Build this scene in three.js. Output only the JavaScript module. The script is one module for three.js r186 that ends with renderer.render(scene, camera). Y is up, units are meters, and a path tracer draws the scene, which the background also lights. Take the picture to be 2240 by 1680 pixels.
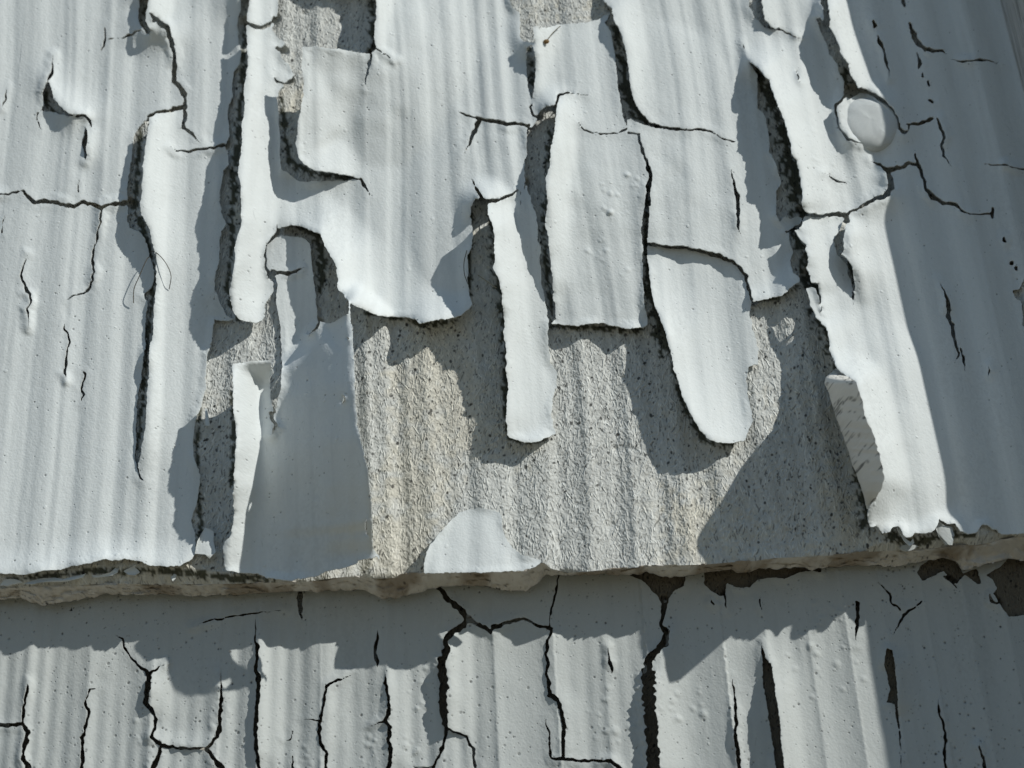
import * as THREE from 'three';

// ------------------------------------------------------------------ camera, sky, sun, exposure
// Lengths below are in millimetres on the wall; MM turns them into metres.
const MM = 0.001, W = 2240, H = 1680, FOCAL = 2600, DIST = 190;
const PITCH = THREE.MathUtils.degToRad(21), ROLL = THREE.MathUtils.degToRad(3);
const scene = new THREE.Scene();
const camera = new THREE.PerspectiveCamera(2 * Math.atan(H / 2 / FOCAL) * 180 / Math.PI, W / H, 0.01, 400);
const forward = new THREE.Vector3(0, Math.sin(PITCH), -Math.cos(PITCH));
camera.position.copy(forward).multiplyScalar(-DIST * MM);
camera.up.set(Math.sin(ROLL), Math.cos(ROLL), 0);
camera.lookAt(0, 0, 0);
camera.updateMatrixWorld(true);
camera.focus = 0.188;
camera.userData.fStop = 22;

const renderer = new THREE.WebGLRenderer({ antialias: true });
renderer.toneMapping = THREE.LinearToneMapping;
renderer.toneMappingExposure = 0.87;
renderer.shadowMap.enabled = true;

const SUN = new THREE.Vector3(1.46, 1.14, 1).normalize();
const sun = new THREE.DirectionalLight(new THREE.Color(0.97, 0.96, 0.90), 4.15);
sun.position.copy(SUN).multiplyScalar(2);
sun.castShadow = true;
sun.shadow.radius = 1.2;
sun.shadow.mapSize.set(4096, 4096);
Object.assign(sun.shadow.camera, { left: -0.25, right: 0.25, top: 0.25, bottom: -0.25, near: 0.5, far: 4 });
scene.add(sun, sun.target);

{ // a clear sky: deep blue overhead, paler towards the horizon, brighter round the sun
  const w = 256, h = 128, data = new Float32Array(w * h * 4);
  for (let j = 0; j < h; j++) for (let i = 0; i < w; i++) {
    const el = ((j + 0.5) / h - 0.5) * Math.PI, az = ((i + 0.5) / w - 0.5) * 2 * Math.PI;
    const d = [Math.cos(el) * Math.cos(az), Math.sin(el), Math.cos(el) * Math.sin(az)];
    const up = Math.max(0, d[1]), k = Math.pow(1 - up, 3);
    const c = Math.max(0, d[0] * SUN.x + d[1] * SUN.y + d[2] * SUN.z), g = 0.10 * Math.pow(c, 6);
    const o = (j * w + i) * 4;
    data[o] = 0.105 + 0.21 * k + g; data[o + 1] = 0.20 + 0.23 * k + g * 0.95; data[o + 2] = 0.33 + 0.21 * k + g * 0.85; data[o + 3] = 1;
  }
  const t = new THREE.DataTexture(data, w, h, THREE.RGBAFormat, THREE.FloatType);
  t.mapping = THREE.EquirectangularReflectionMapping; t.magFilter = t.minFilter = THREE.LinearFilter; t.needsUpdate = true;
  scene.background = t; scene.environment = t;
  scene.backgroundIntensity = scene.environmentIntensity = 1.0;
}

// ------------------------------------------------------------------ helpers
let seed = 7;
const rnd = () => { seed = (seed + 0x6d2b79f5) | 0; let t = Math.imul(seed ^ (seed >>> 15), 1 | seed); t = (t + Math.imul(t ^ (t >>> 7), 61 | t)) ^ t; return ((t ^ (t >>> 14)) >>> 0) / 4294967296; };
const LAT = new Float32Array(65536); for (let i = 0; i < 65536; i++) LAT[i] = rnd() * 2 - 1;
const lat = (x, y) => LAT[((x & 255) + (y & 255) * 256 + ((x >> 8) * 57 + (y >> 8) * 131)) & 65535];
function noise(x, y) {
  const xi = Math.floor(x), yi = Math.floor(y), fx = x - xi, fy = y - yi, u = fx * fx * (3 - 2 * fx), v = fy * fy * (3 - 2 * fy);
  const a = lat(xi, yi), b = lat(xi + 1, yi), c = lat(xi, yi + 1), d = lat(xi + 1, yi + 1);
  return a + (b - a) * u + (c - a) * v + (a - b - c + d) * u * v;
}
const fbm = (x, y, n = 3) => { let s = 0, a = 1, t = 0; for (let i = 0; i < n; i++) { s += a * noise(x, y); t += a; a *= 0.5; x = x * 2.03 + 17.3; y = y * 2.03 + 5.1; } return s / t; };
const clamp = (x, a, b) => Math.min(b, Math.max(a, x));
const step = (a, b, x) => { const t = clamp((x - a) / (b - a), 0, 1); return t * t * (3 - 2 * t); };
// from a point of the photograph to the point of the wall (mm) that lies z mm in front of the upper shingle's face
const CAM = camera.position.clone().divideScalar(MM), E = camera.matrixWorld.elements;
function wall(px, py, z, out) {
  const a = (px - W / 2) / FOCAL, b = (H / 2 - py) / FOCAL;
  const dx = E[0] * a + E[4] * b - E[8], dy = E[1] * a + E[5] * b - E[9], dz = E[2] * a + E[6] * b - E[10];
  const t = (z - CAM.z) / dz;
  out[0] = CAM.x + dx * t; out[1] = CAM.y + dy * t; out[2] = z;
  return out;
}
const at = (px, py, z = 0) => { const o = wall(px, py, z, [0, 0, 0]); return new THREE.Vector3(o[0] * MM, o[1] * MM, z * MM); };
const curve = (pts) => (x) => { // y of a polyline that runs left to right
  for (let i = 1; i < pts.length; i++) if (x <= pts[i][0] || i === pts.length - 1) { const [x0, y0] = pts[i - 1], [x1, y1] = pts[i]; return y0 + (y1 - y0) * clamp((x - x0) / (x1 - x0), -9, 9); }
};
const taken = {};
const numbered = (n) => { const k = taken[n] = (taken[n] ?? -1) + 1; return k ? n + '_' + String(k).padStart(3, '0') : n; };
function thing(name, label, category, group) {
  const o = new THREE.Group(); o.name = numbered(name); o.userData = { label, category }; if (group) o.userData.group = group; scene.add(o); return o;
}
function part(name, geometry, material, parent, label) {
  const m = new THREE.Mesh(geometry, material); m.name = name; m.castShadow = m.receiveShadow = true; if (label) m.userData.label = label; parent.add(m); return m;
}
function geo(pos, idx, uvScale = 170) {
  const g = new THREE.BufferGeometry(), n = pos.length / 3, uv = new Float32Array(n * 2);
  for (let i = 0; i < n; i++) { uv[2 * i] = pos[3 * i] / MM / uvScale + 0.5; uv[2 * i + 1] = pos[3 * i + 1] / MM / uvScale + 0.5; }
  g.setAttribute('position', new THREE.Float32BufferAttribute(pos, 3)); g.setAttribute('uv', new THREE.BufferAttribute(uv, 2));
  g.setIndex(idx); g.computeVertexNormals(); return g;
}
function join(list) { // a few indexed geometries into one
  let nv = 0, ni = 0; for (const g of list) { nv += g.attributes.position.count; ni += g.index.count; }
  const p = new Float32Array(nv * 3), n = new Float32Array(nv * 3), u = new Float32Array(nv * 2), ix = new Uint32Array(ni); let a = 0, b = 0;
  for (const g of list) {
    p.set(g.attributes.position.array, a * 3); n.set(g.attributes.normal.array, a * 3); u.set(g.attributes.uv.array, a * 2);
    const s = g.index.array; for (let i = 0; i < s.length; i++) ix[b + i] = s[i] + a; a += g.attributes.position.count; b += s.length;
  }
  const g = new THREE.BufferGeometry();
  g.setAttribute('position', new THREE.BufferAttribute(p, 3)); g.setAttribute('normal', new THREE.BufferAttribute(n, 3)); g.setAttribute('uv', new THREE.BufferAttribute(u, 2)); g.setIndex(new THREE.BufferAttribute(ix, 1)); return g;
}

// ------------------------------------------------------------------ materials
const TS = 2048, PER = 170 / TS; // texture side, mm per texel
function tex(fill, srgb) {
  const d = new Uint8Array(TS * TS * 4);
  fill(d);
  for (let i = 3; i < d.length; i += 4) d[i] = 255;
  const t = new THREE.DataTexture(d, TS, TS, THREE.RGBAFormat, THREE.UnsignedByteType);
  t.wrapS = t.wrapT = THREE.RepeatWrapping; t.magFilter = THREE.LinearFilter; t.minFilter = THREE.LinearMipmapLinearFilter; t.generateMipmaps = true;
  if (srgb) t.colorSpace = THREE.SRGBColorSpace; t.needsUpdate = true; return t;
}
const toS = (l) => 255 * (l <= 0.0031308 ? 12.92 * l : 1.055 * Math.pow(l, 1 / 2.4) - 0.055);
const fieldOf = (f) => { const a = new Float32Array(TS * TS); for (let j = 0; j < TS; j++) for (let i = 0; i < TS; i++) a[j * TS + i] = f(i * PER, j * PER); return a; };
function stroke(a, x, y, len, ang, w, v) { // a soft short line, in texels
  const n = Math.max(2, Math.ceil(len)), c = Math.cos(ang), s = Math.sin(ang), bend = (rnd() - 0.5) * 0.5;
  for (let k = 0; k <= n; k++) {
    const t = k / n - 0.5, q = ang + bend * t, cx = x + Math.cos(q) * t * len, cy = y + Math.sin(q) * t * len, r = w * (1 - 1.2 * t * t);
    for (let j = Math.floor(cy - r - 1); j <= cy + r + 1; j++) for (let i = Math.floor(cx - r - 1); i <= cx + r + 1; i++) {
      const e = clamp(r + 0.5 - Math.hypot(i - cx, j - cy), 0, 1); if (e <= 0) continue;
      const o = (j & (TS - 1)) * TS + (i & (TS - 1)); a[o] += (v - a[o]) * e * 0.6;
    }
  }
}
const mono = (a, tint, gain = 1) => (d) => { for (let i = 0; i < a.length; i++) for (let k = 0; k < 3; k++) d[4 * i + k] = clamp(tint ? toS(clamp(a[i] * tint[k] * gain, 0, 1)) : a[i] * 255, 0, 255); };

function paintMaps(specks, big) {
  const col = fieldOf((x, y) => 0.985 + 0.022 * fbm(x / 9, y / 26, 3) + 0.012 * noise(x * 2.2, y * 2.2) + 0.012 * noise(x * 4.5, y * 4.5) - 0.05 * step(0.1, 0.5, fbm(x / 7 + 3, y / 19, 3)) * step(-0.2, 0.5, noise(x * 3, y * 2.4)) - 0.03 * step(0.25, 0.6, noise(x * 1.4 + 9, y / 14)));
  const bmp = fieldOf((x, y) => 0.6 + 0.07 * noise(x * 1.5, y * 0.9) + 0.06 * noise(x * 3.7, y * 3.3) + 0.07 * noise(x * 7, y * 7) + 0.12 * fbm(x / 1.6, y / 11, 2));
  for (let k = 0; k < specks; k++) {
    const x = rnd() * TS, y = rnd() * TS; if (fbm(x / 160, y / 160, 2) < rnd() * 1.1 - 0.75) continue;
    const r = 0.5 + Math.pow(rnd(), 5) * big, v = 0.1 + 0.45 * rnd();
    stroke(col, x, y, rnd() * 1.6 + 0.2, rnd() * 3, r, v); stroke(bmp, x, y, 0.6, 0, r * 1.5, 0.05);
  }
  for (let k = 0; k < 260; k++) { // scuffs and grains stuck to the film
    const x = rnd() * TS, y = rnd() * TS; stroke(col, x, y, 5 + rnd() * 14, 1.57 + (rnd() - 0.5) * 0.9, 0.55, 0.55 + 0.3 * rnd());
    const u = rnd() * TS, w = rnd() * TS; stroke(bmp, u, w, 3, rnd() * 3, 1 + 2.2 * rnd(), 1.0);
  }
  return [col, bmp];
}
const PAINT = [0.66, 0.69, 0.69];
function paintMaterial(specks, big, tint) {
  const [c, b] = paintMaps(specks, big);
  return new THREE.MeshStandardMaterial({ map: tex(mono(c, tint), true), bumpMap: tex(mono(b)), bumpScale: 0.00016, roughness: 0.85, side: THREE.DoubleSide });
}
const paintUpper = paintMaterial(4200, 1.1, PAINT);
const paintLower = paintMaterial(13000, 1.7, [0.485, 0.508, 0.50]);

const paintOld = (() => { // grimy paint on the lower edge: dark mould and brown stains with their own outlines
  const [c] = paintMaps(16000, 2.2), st = fieldOf((x, y) => step(0.02, 0.3, fbm(x / 6 + 50, y / 3.2, 4)));
  return new THREE.MeshStandardMaterial({ map: tex((d) => { for (let i = 0; i < c.length; i++) for (let k = 0; k < 3; k++) d[4 * i + k] = toS(clamp(c[i] * ([0.62, 0.59, 0.54][k] * (1 - st[i]) + [0.34, 0.29, 0.23][k] * st[i]), 0, 1)); }, true), bumpMap: paintLower.bumpMap, bumpScale: 0.0003, roughness: 0.75, side: THREE.DoubleSide });
})();
const cementMaps = (() => {
  const val = fieldOf((x, y) => 0.53 + 0.045 * fbm(x / 12, y / 16, 3) + 0.05 * noise(x * 2.4, y * 0.8) + 0.05 * noise(x * 5, y * 1.7) + 0.03 * noise(x * 8, y * 6));
  const bmp = fieldOf((x, y) => 0.5 + 0.2 * noise(x * 1.5, y * 1.1) + 0.2 * noise(x * 3.6, y * 2.9) + 0.12 * noise(x * 7, y * 6));
  for (let k = 0; k < 52000; k++) { // fibres standing out of the cement
    const x = rnd() * TS, y = rnd() * TS, a = 1.45 + (rnd() + rnd() - 1) * 0.8, l = 4 + rnd() * rnd() * 22, up = rnd();
    if (up < 0.62) { stroke(val, x, y, l, a, 0.7 + 0.5 * rnd(), 0.6 + 0.25 * rnd()); stroke(bmp, x, y, l, a, 1.0, 0.85 + 0.15 * rnd()); }
    else { stroke(val, x, y, l * 0.6, a, 0.7 + 0.6 * rnd(), 0.13 + 0.1 * rnd()); stroke(bmp, x, y, l * 0.6, a, 0.8, 0.12); }
  }
  for (let k = 0; k < 26000; k++) { // dark grains and lichen specks
    const x = rnd() * TS, y = rnd() * TS; if (fbm(x / 90 + 40, y / 130, 2) < rnd() * 1.2 - 0.7) continue;
    stroke(val, x, y, 1 + rnd() * 4, 0.4 + rnd() * 1.6, 0.75 + Math.pow(rnd(), 6) * 2.2, 0.04 + 0.08 * rnd());
  }
  return [val, bmp];
})();
const cement = new THREE.MeshStandardMaterial({
  map: tex((d) => { const v = cementMaps[0]; for (let j = 0; j < TS; j++) for (let i = 0; i < TS; i++) {
    const o = j * TS + i, x = i * PER, y = j * PER, m = step(0.05, 0.55, fbm(x / 14 + 9, y / 20 + 3, 3) + 0.25 * noise(x, y)); // cream patches between greyer ones
    d[4 * o] = toS(clamp(v[o] * (0.99 + 0.05 * m), 0, 1)); d[4 * o + 1] = toS(clamp(v[o] * (1 + 0.0 * m), 0, 1)); d[4 * o + 2] = toS(clamp(v[o] * (0.955 - 0.08 * m), 0, 1)); } }, true),
  bumpMap: tex(mono(cementMaps[1])), bumpScale: 0.0003, roughness: 0.95, side: THREE.DoubleSide });
const filmBack = (() => { // the side of the film that lay on the cement: beige with grains left on it
  const v = fieldOf((x, y) => 0.66 + 0.04 * fbm(x / 5, y / 5, 3) + 0.015 * noise(x * 5, y * 5));
  for (let k = 0; k < 46000; k++) { const x = rnd() * TS, y = rnd() * TS; stroke(v, x, y, 1 + rnd() * 6, 0.6 + rnd() * 1.6, 0.6 + rnd() * 0.8, 0.1 + 0.12 * rnd()); }
  return new THREE.MeshStandardMaterial({ map: tex(mono(v, [1.0, 0.97, 0.9]), true), bumpMap: cement.bumpMap, bumpScale: 0.0001, roughness: 0.8, side: THREE.DoubleSide });
})();

// ------------------------------------------------------------------ reliefs of the two shingles (mm, from points on the wall)
function ripple(x, y) { // the striated face of the upper shingle
  const w = x + 1.6 * noise(x / 16, y / 55) + 0.02 * y;
  return 0.155 * Math.sin(w * 0.82 + 0.6 * noise(x / 24, y / 90)) + 0.08 * Math.sin(w * 1.93 + 1.3) * (0.6 + 0.6 * noise(x / 11 + 4, y / 60)) + 0.045 * noise(w / 0.8, y / 60) + 0.25 * noise(x / 30, y / 40) + 0.3 * step(58, 66, x) * Math.sin((x - 58) * 0.75 + 0.4 * noise(y / 30, 3));
}
const blisters = (list, z) => { const b = []; for (const [x, y, rx, ry, n] of list) for (let k = 0; k < n; k++) { const a = rnd() * 6.283, q = Math.sqrt(rnd()), o = wall(x + rx * q * Math.cos(a), y + ry * q * Math.sin(a), z, [0, 0, 0]), r = 0.25 + 0.75 * rnd() * rnd(); b.push([o[0], o[1], r, (0.1 + 0.2 * rnd()) * r]); } return (px, py) => { let s = 0; for (const [x, y, r, h] of b) { const dx = px - x, dy = py - y, d = dx * dx + dy * dy; if (d < r * r) { const t = 1 - d / (r * r); s += h * t * t; } } return s; }; };
const upperBlisters = blisters([[1352, 415, 50, 70, 34], [1315, 555, 35, 40, 14], [1375, 590, 20, 60, 6], [1800, 330, 40, 60, 10], [735, 230, 8, 8, 3]], 0.6);
const filmRelief = (x, y) => ripple(x, y) + upperBlisters(x, y);
const Z2 = -8; // face of the lower shingle
const LEVELS = [-520, -400, -300, -210, -130, -50, 52, 190, 330, 480, 561, 703, 849, 970, 1085, 1222, 1330, 1424, 1600, 1695, 1790, 1880, 1965, 2064, 2152, 2240, 2330, 2450, 2600, 2760].map((p) => wall(p, 1560, Z2, [0, 0, 0])[0]);
const lowerBlisters = blisters([[655, 1660, 45, 30, 14], [810, 1640, 25, 45, 16], [915, 1510, 30, 60, 16], [900, 1640, 20, 40, 8], [470, 1560, 14, 60, 10], [310, 1600, 14, 50, 8], [1340, 1570, 60, 70, 22], [1500, 1540, 40, 60, 18], [1800, 1340, 45, 30, 24], [1800, 1480, 90, 120, 30]], Z2);
function cups(x, y) { // the lower face: shallow troughs between ridges where the film has split
  let i = 1; while (i < LEVELS.length - 1 && LEVELS[i] < x) i++;
  const a = LEVELS[i - 1], b = LEVELS[i], t = clamp((x - a) / (b - a), 0, 1) * 2 - 1, amp = 0.078 * (b - a) * (0.85 + 0.3 * lat(i, 3));
  return amp * (Math.pow(Math.abs(t), 1.9) - 0.45) + 0.085 * Math.sin(x * 2.6 + 2 * noise(x / 9, y / 60)) * step(-0.3, 0.5, noise(x / 13 + 5, y / 80)) + 0.06 * noise(x / 2.2, y / 16) + 0.05 * noise(x / 3, y / 3);
}

// ------------------------------------------------------------------ the paint film
// A course of film is cut by gaps (outlines of bare places), cracks (centre lines with widths) and put back by islands; every connected piece that is left
// becomes one flake, whose edges lift off the shingle where `lifts` say so. All outlines are points of the photograph; heights are mm.
const axis = (a, b, lo, hi, d) => { const r = [], ext = []; let s = d, p = lo - d; while (p > a) { ext.unshift(p); s *= 1.25; p -= s; } ext.unshift(a); r.push(...ext); for (let q = lo; q < hi; q += d) r.push(q); s = d; p = hi; while (p < b) { r.push(p); s *= 1.25; p += s; } r.push(b); return Float64Array.from(r); };
const xy = (s) => s.trim().split(/\s+/).map((q) => q.split(',').map(Number));
function buildCourse({ box, gaps, cracks, islands = [], lifts, seams = [], base, relief, thick, material, root, rough = 1, labels = [] }) {
  const xs = axis(box[0], box[2], Math.max(box[0], -30), 2270, 2.9), ys = axis(box[1], box[3], Math.max(box[1], -30), Math.min(box[3], 1710), 2.9);
  const nx = xs.length, ny = ys.length, N = nx * ny, f = new Float32Array(N).fill(60);
  const find = (arr, v) => { let a = 0, b = arr.length - 1; while (b - a > 1) { const m = (a + b) >> 1; if (arr[m] <= v) a = m; else b = m; } return v - arr[a] < arr[b] - v ? a : b; };
  const range = (arr, lo, hi) => [find(arr, lo), find(arr, hi)];
  const segDist = (x, y, a, b) => { const dx = b[0] - a[0], dy = b[1] - a[1], t = clamp(((x - a[0]) * dx + (y - a[1]) * dy) / (dx * dx + dy * dy + 1e-9), 0, 1); return [Math.hypot(x - a[0] - t * dx, y - a[1] - t * dy), t]; };
  const ragged = (x, y) => rough * (1.5 * noise(x / 3.5, y / 3.5) + 1.1 * Math.abs(noise(x / 7, y / 7 + 40)) + 1.4 * noise(x / 13, y / 13) + 1.2 * noise(x / 30, y / 30));
  function polygonField(poly, apply) {
    let x0 = 1e9, x1 = -1e9, y0 = 1e9, y1 = -1e9; for (const [x, y] of poly) { x0 = Math.min(x0, x); x1 = Math.max(x1, x); y0 = Math.min(y0, y); y1 = Math.max(y1, y); }
    const [i0, i1] = range(xs, x0 - 45, x1 + 45), [j0, j1] = range(ys, y0 - 45, y1 + 45), w = i1 - i0 + 1, dist = new Float32Array(w * (j1 - j0 + 1)).fill(50), inside = new Uint8Array(dist.length);
    for (let k = 0; k < poly.length; k++) {
      const a = poly[k], b = poly[(k + 1) % poly.length];
      const [p0, p1] = range(xs, Math.min(a[0], b[0]) - 42, Math.max(a[0], b[0]) + 42), [q0, q1] = range(ys, Math.min(a[1], b[1]) - 42, Math.max(a[1], b[1]) + 42);
      for (let j = Math.max(q0, j0); j <= Math.min(q1, j1); j++) for (let i = Math.max(p0, i0); i <= Math.min(p1, i1); i++) { const o = (j - j0) * w + i - i0, d = segDist(xs[i], ys[j], a, b)[0]; if (d < dist[o]) dist[o] = d; }
      for (let j = j0; j <= j1; j++) { const y = ys[j]; if ((a[1] > y) !== (b[1] > y)) { const xc = a[0] + (y - a[1]) / (b[1] - a[1]) * (b[0] - a[0]); for (let i = i0; i <= i1; i++) if (xs[i] < xc) inside[(j - j0) * w + i - i0] ^= 1; } }
    }
    for (let j = j0; j <= j1; j++) for (let i = i0; i <= i1; i++) { const o = (j - j0) * w + i - i0; apply(j * nx + i, (inside[o] ? -1 : 1) * dist[o] + ragged(xs[i], ys[j])); }
  }
  for (const g of gaps) polygonField(xy(g), (o, d) => { if (d < f[o]) f[o] = d; });
  for (const c of cracks) {
    const p = xy(c);
    for (let k = 1; k < p.length; k++) {
      const a = p[k - 1], b = p[k], [i0, i1] = range(xs, Math.min(a[0], b[0]) - 40, Math.max(a[0], b[0]) + 40), [j0, j1] = range(ys, Math.min(a[1], b[1]) - 40, Math.max(a[1], b[1]) + 40);
      for (let j = j0; j <= j1; j++) for (let i = i0; i <= i1; i++) {
        const x = xs[i], y = ys[j], jx = 2.2 * noise(x / 9 + 31, y / 9), jy = 2.2 * noise(x / 9, y / 9 + 57), [d, t] = segDist(x + jx, y + jy, a, b), w = a[2] + (b[2] - a[2]) * t;
        const v = d - 0.5 * w * (1 + 0.35 * noise(x / 6, y / 6 + 11)), o = j * nx + i; if (v < f[o]) f[o] = v;
      }
    }
  }
  for (const g of islands) polygonField(xy(g), (o, d) => { if (-d > f[o]) f[o] = -d; });
  // pieces
  const lab = new Int32Array(N).fill(-1), list = []; const stack = [];
  for (let s = 0; s < N; s++) {
    if (f[s] <= 0 || lab[s] >= 0) continue;
    const id = list.length, mem = []; stack.push(s); lab[s] = id;
    while (stack.length) {
      const o = stack.pop(); mem.push(o); const i = o % nx, j = (o / nx) | 0;
      if (i > 0 && f[o - 1] > 0 && lab[o - 1] < 0) { lab[o - 1] = id; stack.push(o - 1); } if (i < nx - 1 && f[o + 1] > 0 && lab[o + 1] < 0) { lab[o + 1] = id; stack.push(o + 1); }
      if (j > 0 && f[o - nx] > 0 && lab[o - nx] < 0) { lab[o - nx] = id; stack.push(o - nx); } if (j < ny - 1 && f[o + nx] > 0 && lab[o + nx] < 0) { lab[o + nx] = id; stack.push(o + nx); }
    }
    list.push(mem);
  }
  // where a piece runs on through a narrow neck it still counts as two flakes: seams between crack ends
  const wallOff = new Uint8Array(N), sub = new Int32Array(N).fill(-1); let subs = 0;
  for (const c of [...seams, ...cracks]) { const p = xy(c), e = p.length - 1, out = (a, b) => { const d = Math.hypot(a[0] - b[0], a[1] - b[1]); return [a[0] + (a[0] - b[0]) / d * 11, a[1] + (a[1] - b[1]) / d * 11]; }; p.unshift(out(p[0], p[1])); p.push(out(p[e + 1], p[e])); for (let k = 1; k < p.length; k++) { const a = p[k - 1], b = p[k], n = Math.ceil(Math.hypot(b[0] - a[0], b[1] - a[1]) / 1.5); for (let m = 0; m <= n; m++) { const i = find(xs, a[0] + (b[0] - a[0]) * m / n), j = find(ys, a[1] + (b[1] - a[1]) * m / n); wallOff[j * nx + i] = 1; if (i + 1 < nx) wallOff[j * nx + i + 1] = 1; } } }
  const fill4 = (start, ok, id, set) => { let q = [start]; set[start] = id; const all = []; while (q.length) { const o = q.pop(); all.push(o); const i = o % nx; for (const n of [i > 0 ? o - 1 : -1, i < nx - 1 ? o + 1 : -1, o - nx, o + nx]) if (n >= 0 && n < N && set[n] < 0 && lab[n] === lab[o] && ok(n)) { set[n] = id; q.push(n); } } return all; };
  for (let o = 0; o < N; o++) if (lab[o] >= 0 && f[o] < 4.5) wallOff[o] = 1;
  let front = [];
  for (let o = 0; o < N; o++) if (lab[o] >= 0 && sub[o] < 0 && !wallOff[o]) { const all = fill4(o, (n) => !wallOff[n], subs, sub); if (all.length < 60) for (const q of all) sub[q] = -2; else { subs++; for (const q of all) front.push(q); } }
  for (let o = 0; o < N; o++) if (sub[o] === -2) sub[o] = -1;
  while (front.length) { const nxt = []; for (const o of front) { const i = o % nx; for (const n of [i > 0 ? o - 1 : -1, i < nx - 1 ? o + 1 : -1, o - nx, o + nx]) if (n >= 0 && n < N && sub[n] < 0 && lab[n] === lab[o]) { sub[n] = sub[o]; nxt.push(n); } } front = nxt; }
  const piece = (x, y) => lab[find(ys, y) * nx + find(xs, x)];
  // lifted edges: each height spreads inward from its line, through the piece only
  const lift = new Float32Array(N), best = new Float32Array(N), sx = new Float32Array(N), sy = new Float32Array(N), sh = new Float32Array(N);
  for (const { on, line, r, p = 2, add, within } of lifts) {
    const id = piece(...on); if (id < 0) { console.log('lift on nothing', on.join()); continue; }
    const pts = xy(line), touched = []; let q = [];
    const push = (o, x, y, h) => { const d = Math.hypot(xs[o % nx] - x, ys[(o / nx) | 0] - y); if (best[o] === 0) { touched.push(o); best[o] = 1e9; } if (d + 0.05 < best[o]) { best[o] = d + 0.01; sx[o] = x; sy[o] = y; sh[o] = h; q.push(o); } };
    for (let k = 1; k < pts.length; k++) {
      const a = pts[k - 1], b = pts[k], n = Math.ceil(Math.hypot(b[0] - a[0], b[1] - a[1]) / 2.5) + 1;
      for (let m = 0; m <= n; m++) {
        const t = m / n, x = a[0] + (b[0] - a[0]) * t, y = a[1] + (b[1] - a[1]) * t, h = 1.15 * (a[2] + (b[2] - a[2]) * t), ci = find(xs, x), cj = find(ys, y);
        for (let e = 0; e < 6; e++) { // the nearest points of the piece
          let hit = false;
          for (let j = Math.max(0, cj - e); j <= Math.min(ny - 1, cj + e); j++) for (let i = Math.max(0, ci - e); i <= Math.min(nx - 1, ci + e); i++) if (lab[j * nx + i] === id) { push(j * nx + i, x, y, h); hit = true; }
          if (hit) break;
        }
      }
    }
    while (q.length) {
      const cur = q; q = [];
      for (const o of cur) { if (best[o] > r + 8) continue; const i = o % nx; for (const n of [i > 0 ? o - 1 : -1, i < nx - 1 ? o + 1 : -1, o - nx, o + nx]) if (n >= 0 && n < N && lab[n] === id) push(n, sx[o], sy[o], sh[o]); }
    }
    const zone = within && xy(within), inZone = (x, y) => { let c = false; for (let k = 0; k < zone.length; k++) { const a = zone[k], b = zone[(k + 1) % zone.length]; if ((a[1] > y) !== (b[1] > y) && x < a[0] + (y - a[1]) / (b[1] - a[1]) * (b[0] - a[0])) c = !c; } return c; };
    for (const o of touched) { if (zone && !inZone(xs[o % nx], ys[(o / nx) | 0])) { best[o] = 0; continue; } const t = 1 - best[o] / r, v = t > 0 ? sh[o] * Math.pow(t, p) : 0; if (add) lift[o] += v; else if (sh[o] < 0 ? v < lift[o] : v > lift[o]) lift[o] = v; best[o] = 0; }
  }
  const tmp = new Float32Array(N);
  for (let it = 0; it < 26; it++) {
    for (let j = 1; j < ny - 1; j++) for (let i = 1; i < nx - 1; i++) {
      const o = j * nx + i, l = lab[o]; if (l < 0) continue; let s = lift[o] * 2, c = 2;
      for (const n of [o - 1, o + 1, o - nx, o + nx]) if (lab[n] === l) { s += lift[n]; c++; } tmp[o] = s / c;
    }
    lift.set(tmp);
  }
  // meshes: marching squares over each piece
  const pos3 = [0, 0, 0]; let made = 0;
  list.forEach((mem, id) => {
    if (mem.length < 22) return;
    const verts = [], idx = [], owner = [], edges = [], edgeOwner = [], cache = new Map();
    const val = (o) => lab[o] === id ? f[o] : -Math.max(0.4, Math.abs(f[o]));
    const put = (key, px, py, l, d) => {
      let v = cache.get(key); if (v !== undefined) return v; v = verts.length / 3; cache.set(key, v);
      wall(px, py, base, pos3); const z0 = relief(pos3[0], pos3[1]);
      const wob = l > 0.3 ? 0.06 * Math.min(l, 2.5) * noise(px / 38, py / 38) * step(0, 2, l) * step(14, 5, l) : 0;
      wall(px, py, base + z0 + l + wob + (0.08 + 0.5 * Math.max(0, noise(px / 46 + 9, py / 60))) * Math.pow(step(24, 0, d), 1.6), pos3); verts.push(pos3[0] * MM, pos3[1] * MM, pos3[2] * MM); return v;
    };
    const node = (o) => put(o, xs[o % nx], ys[(o / nx) | 0], lift[o], f[o]);
    const cross = (a, b) => { const va = val(a), vb = val(b), t = va / (va - vb), key = N + Math.min(a, b) * 2 + (Math.abs(a - b) === 1 ? 0 : 1), xa = xs[a % nx], xb = xs[b % nx], ya = ys[(a / nx) | 0], yb = ys[(b / nx) | 0]; return put(key, xa + (xb - xa) * t, ya + (yb - ya) * t, lab[a] === id ? lift[a] : lift[b], 0); };
    const seen = new Set();
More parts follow.
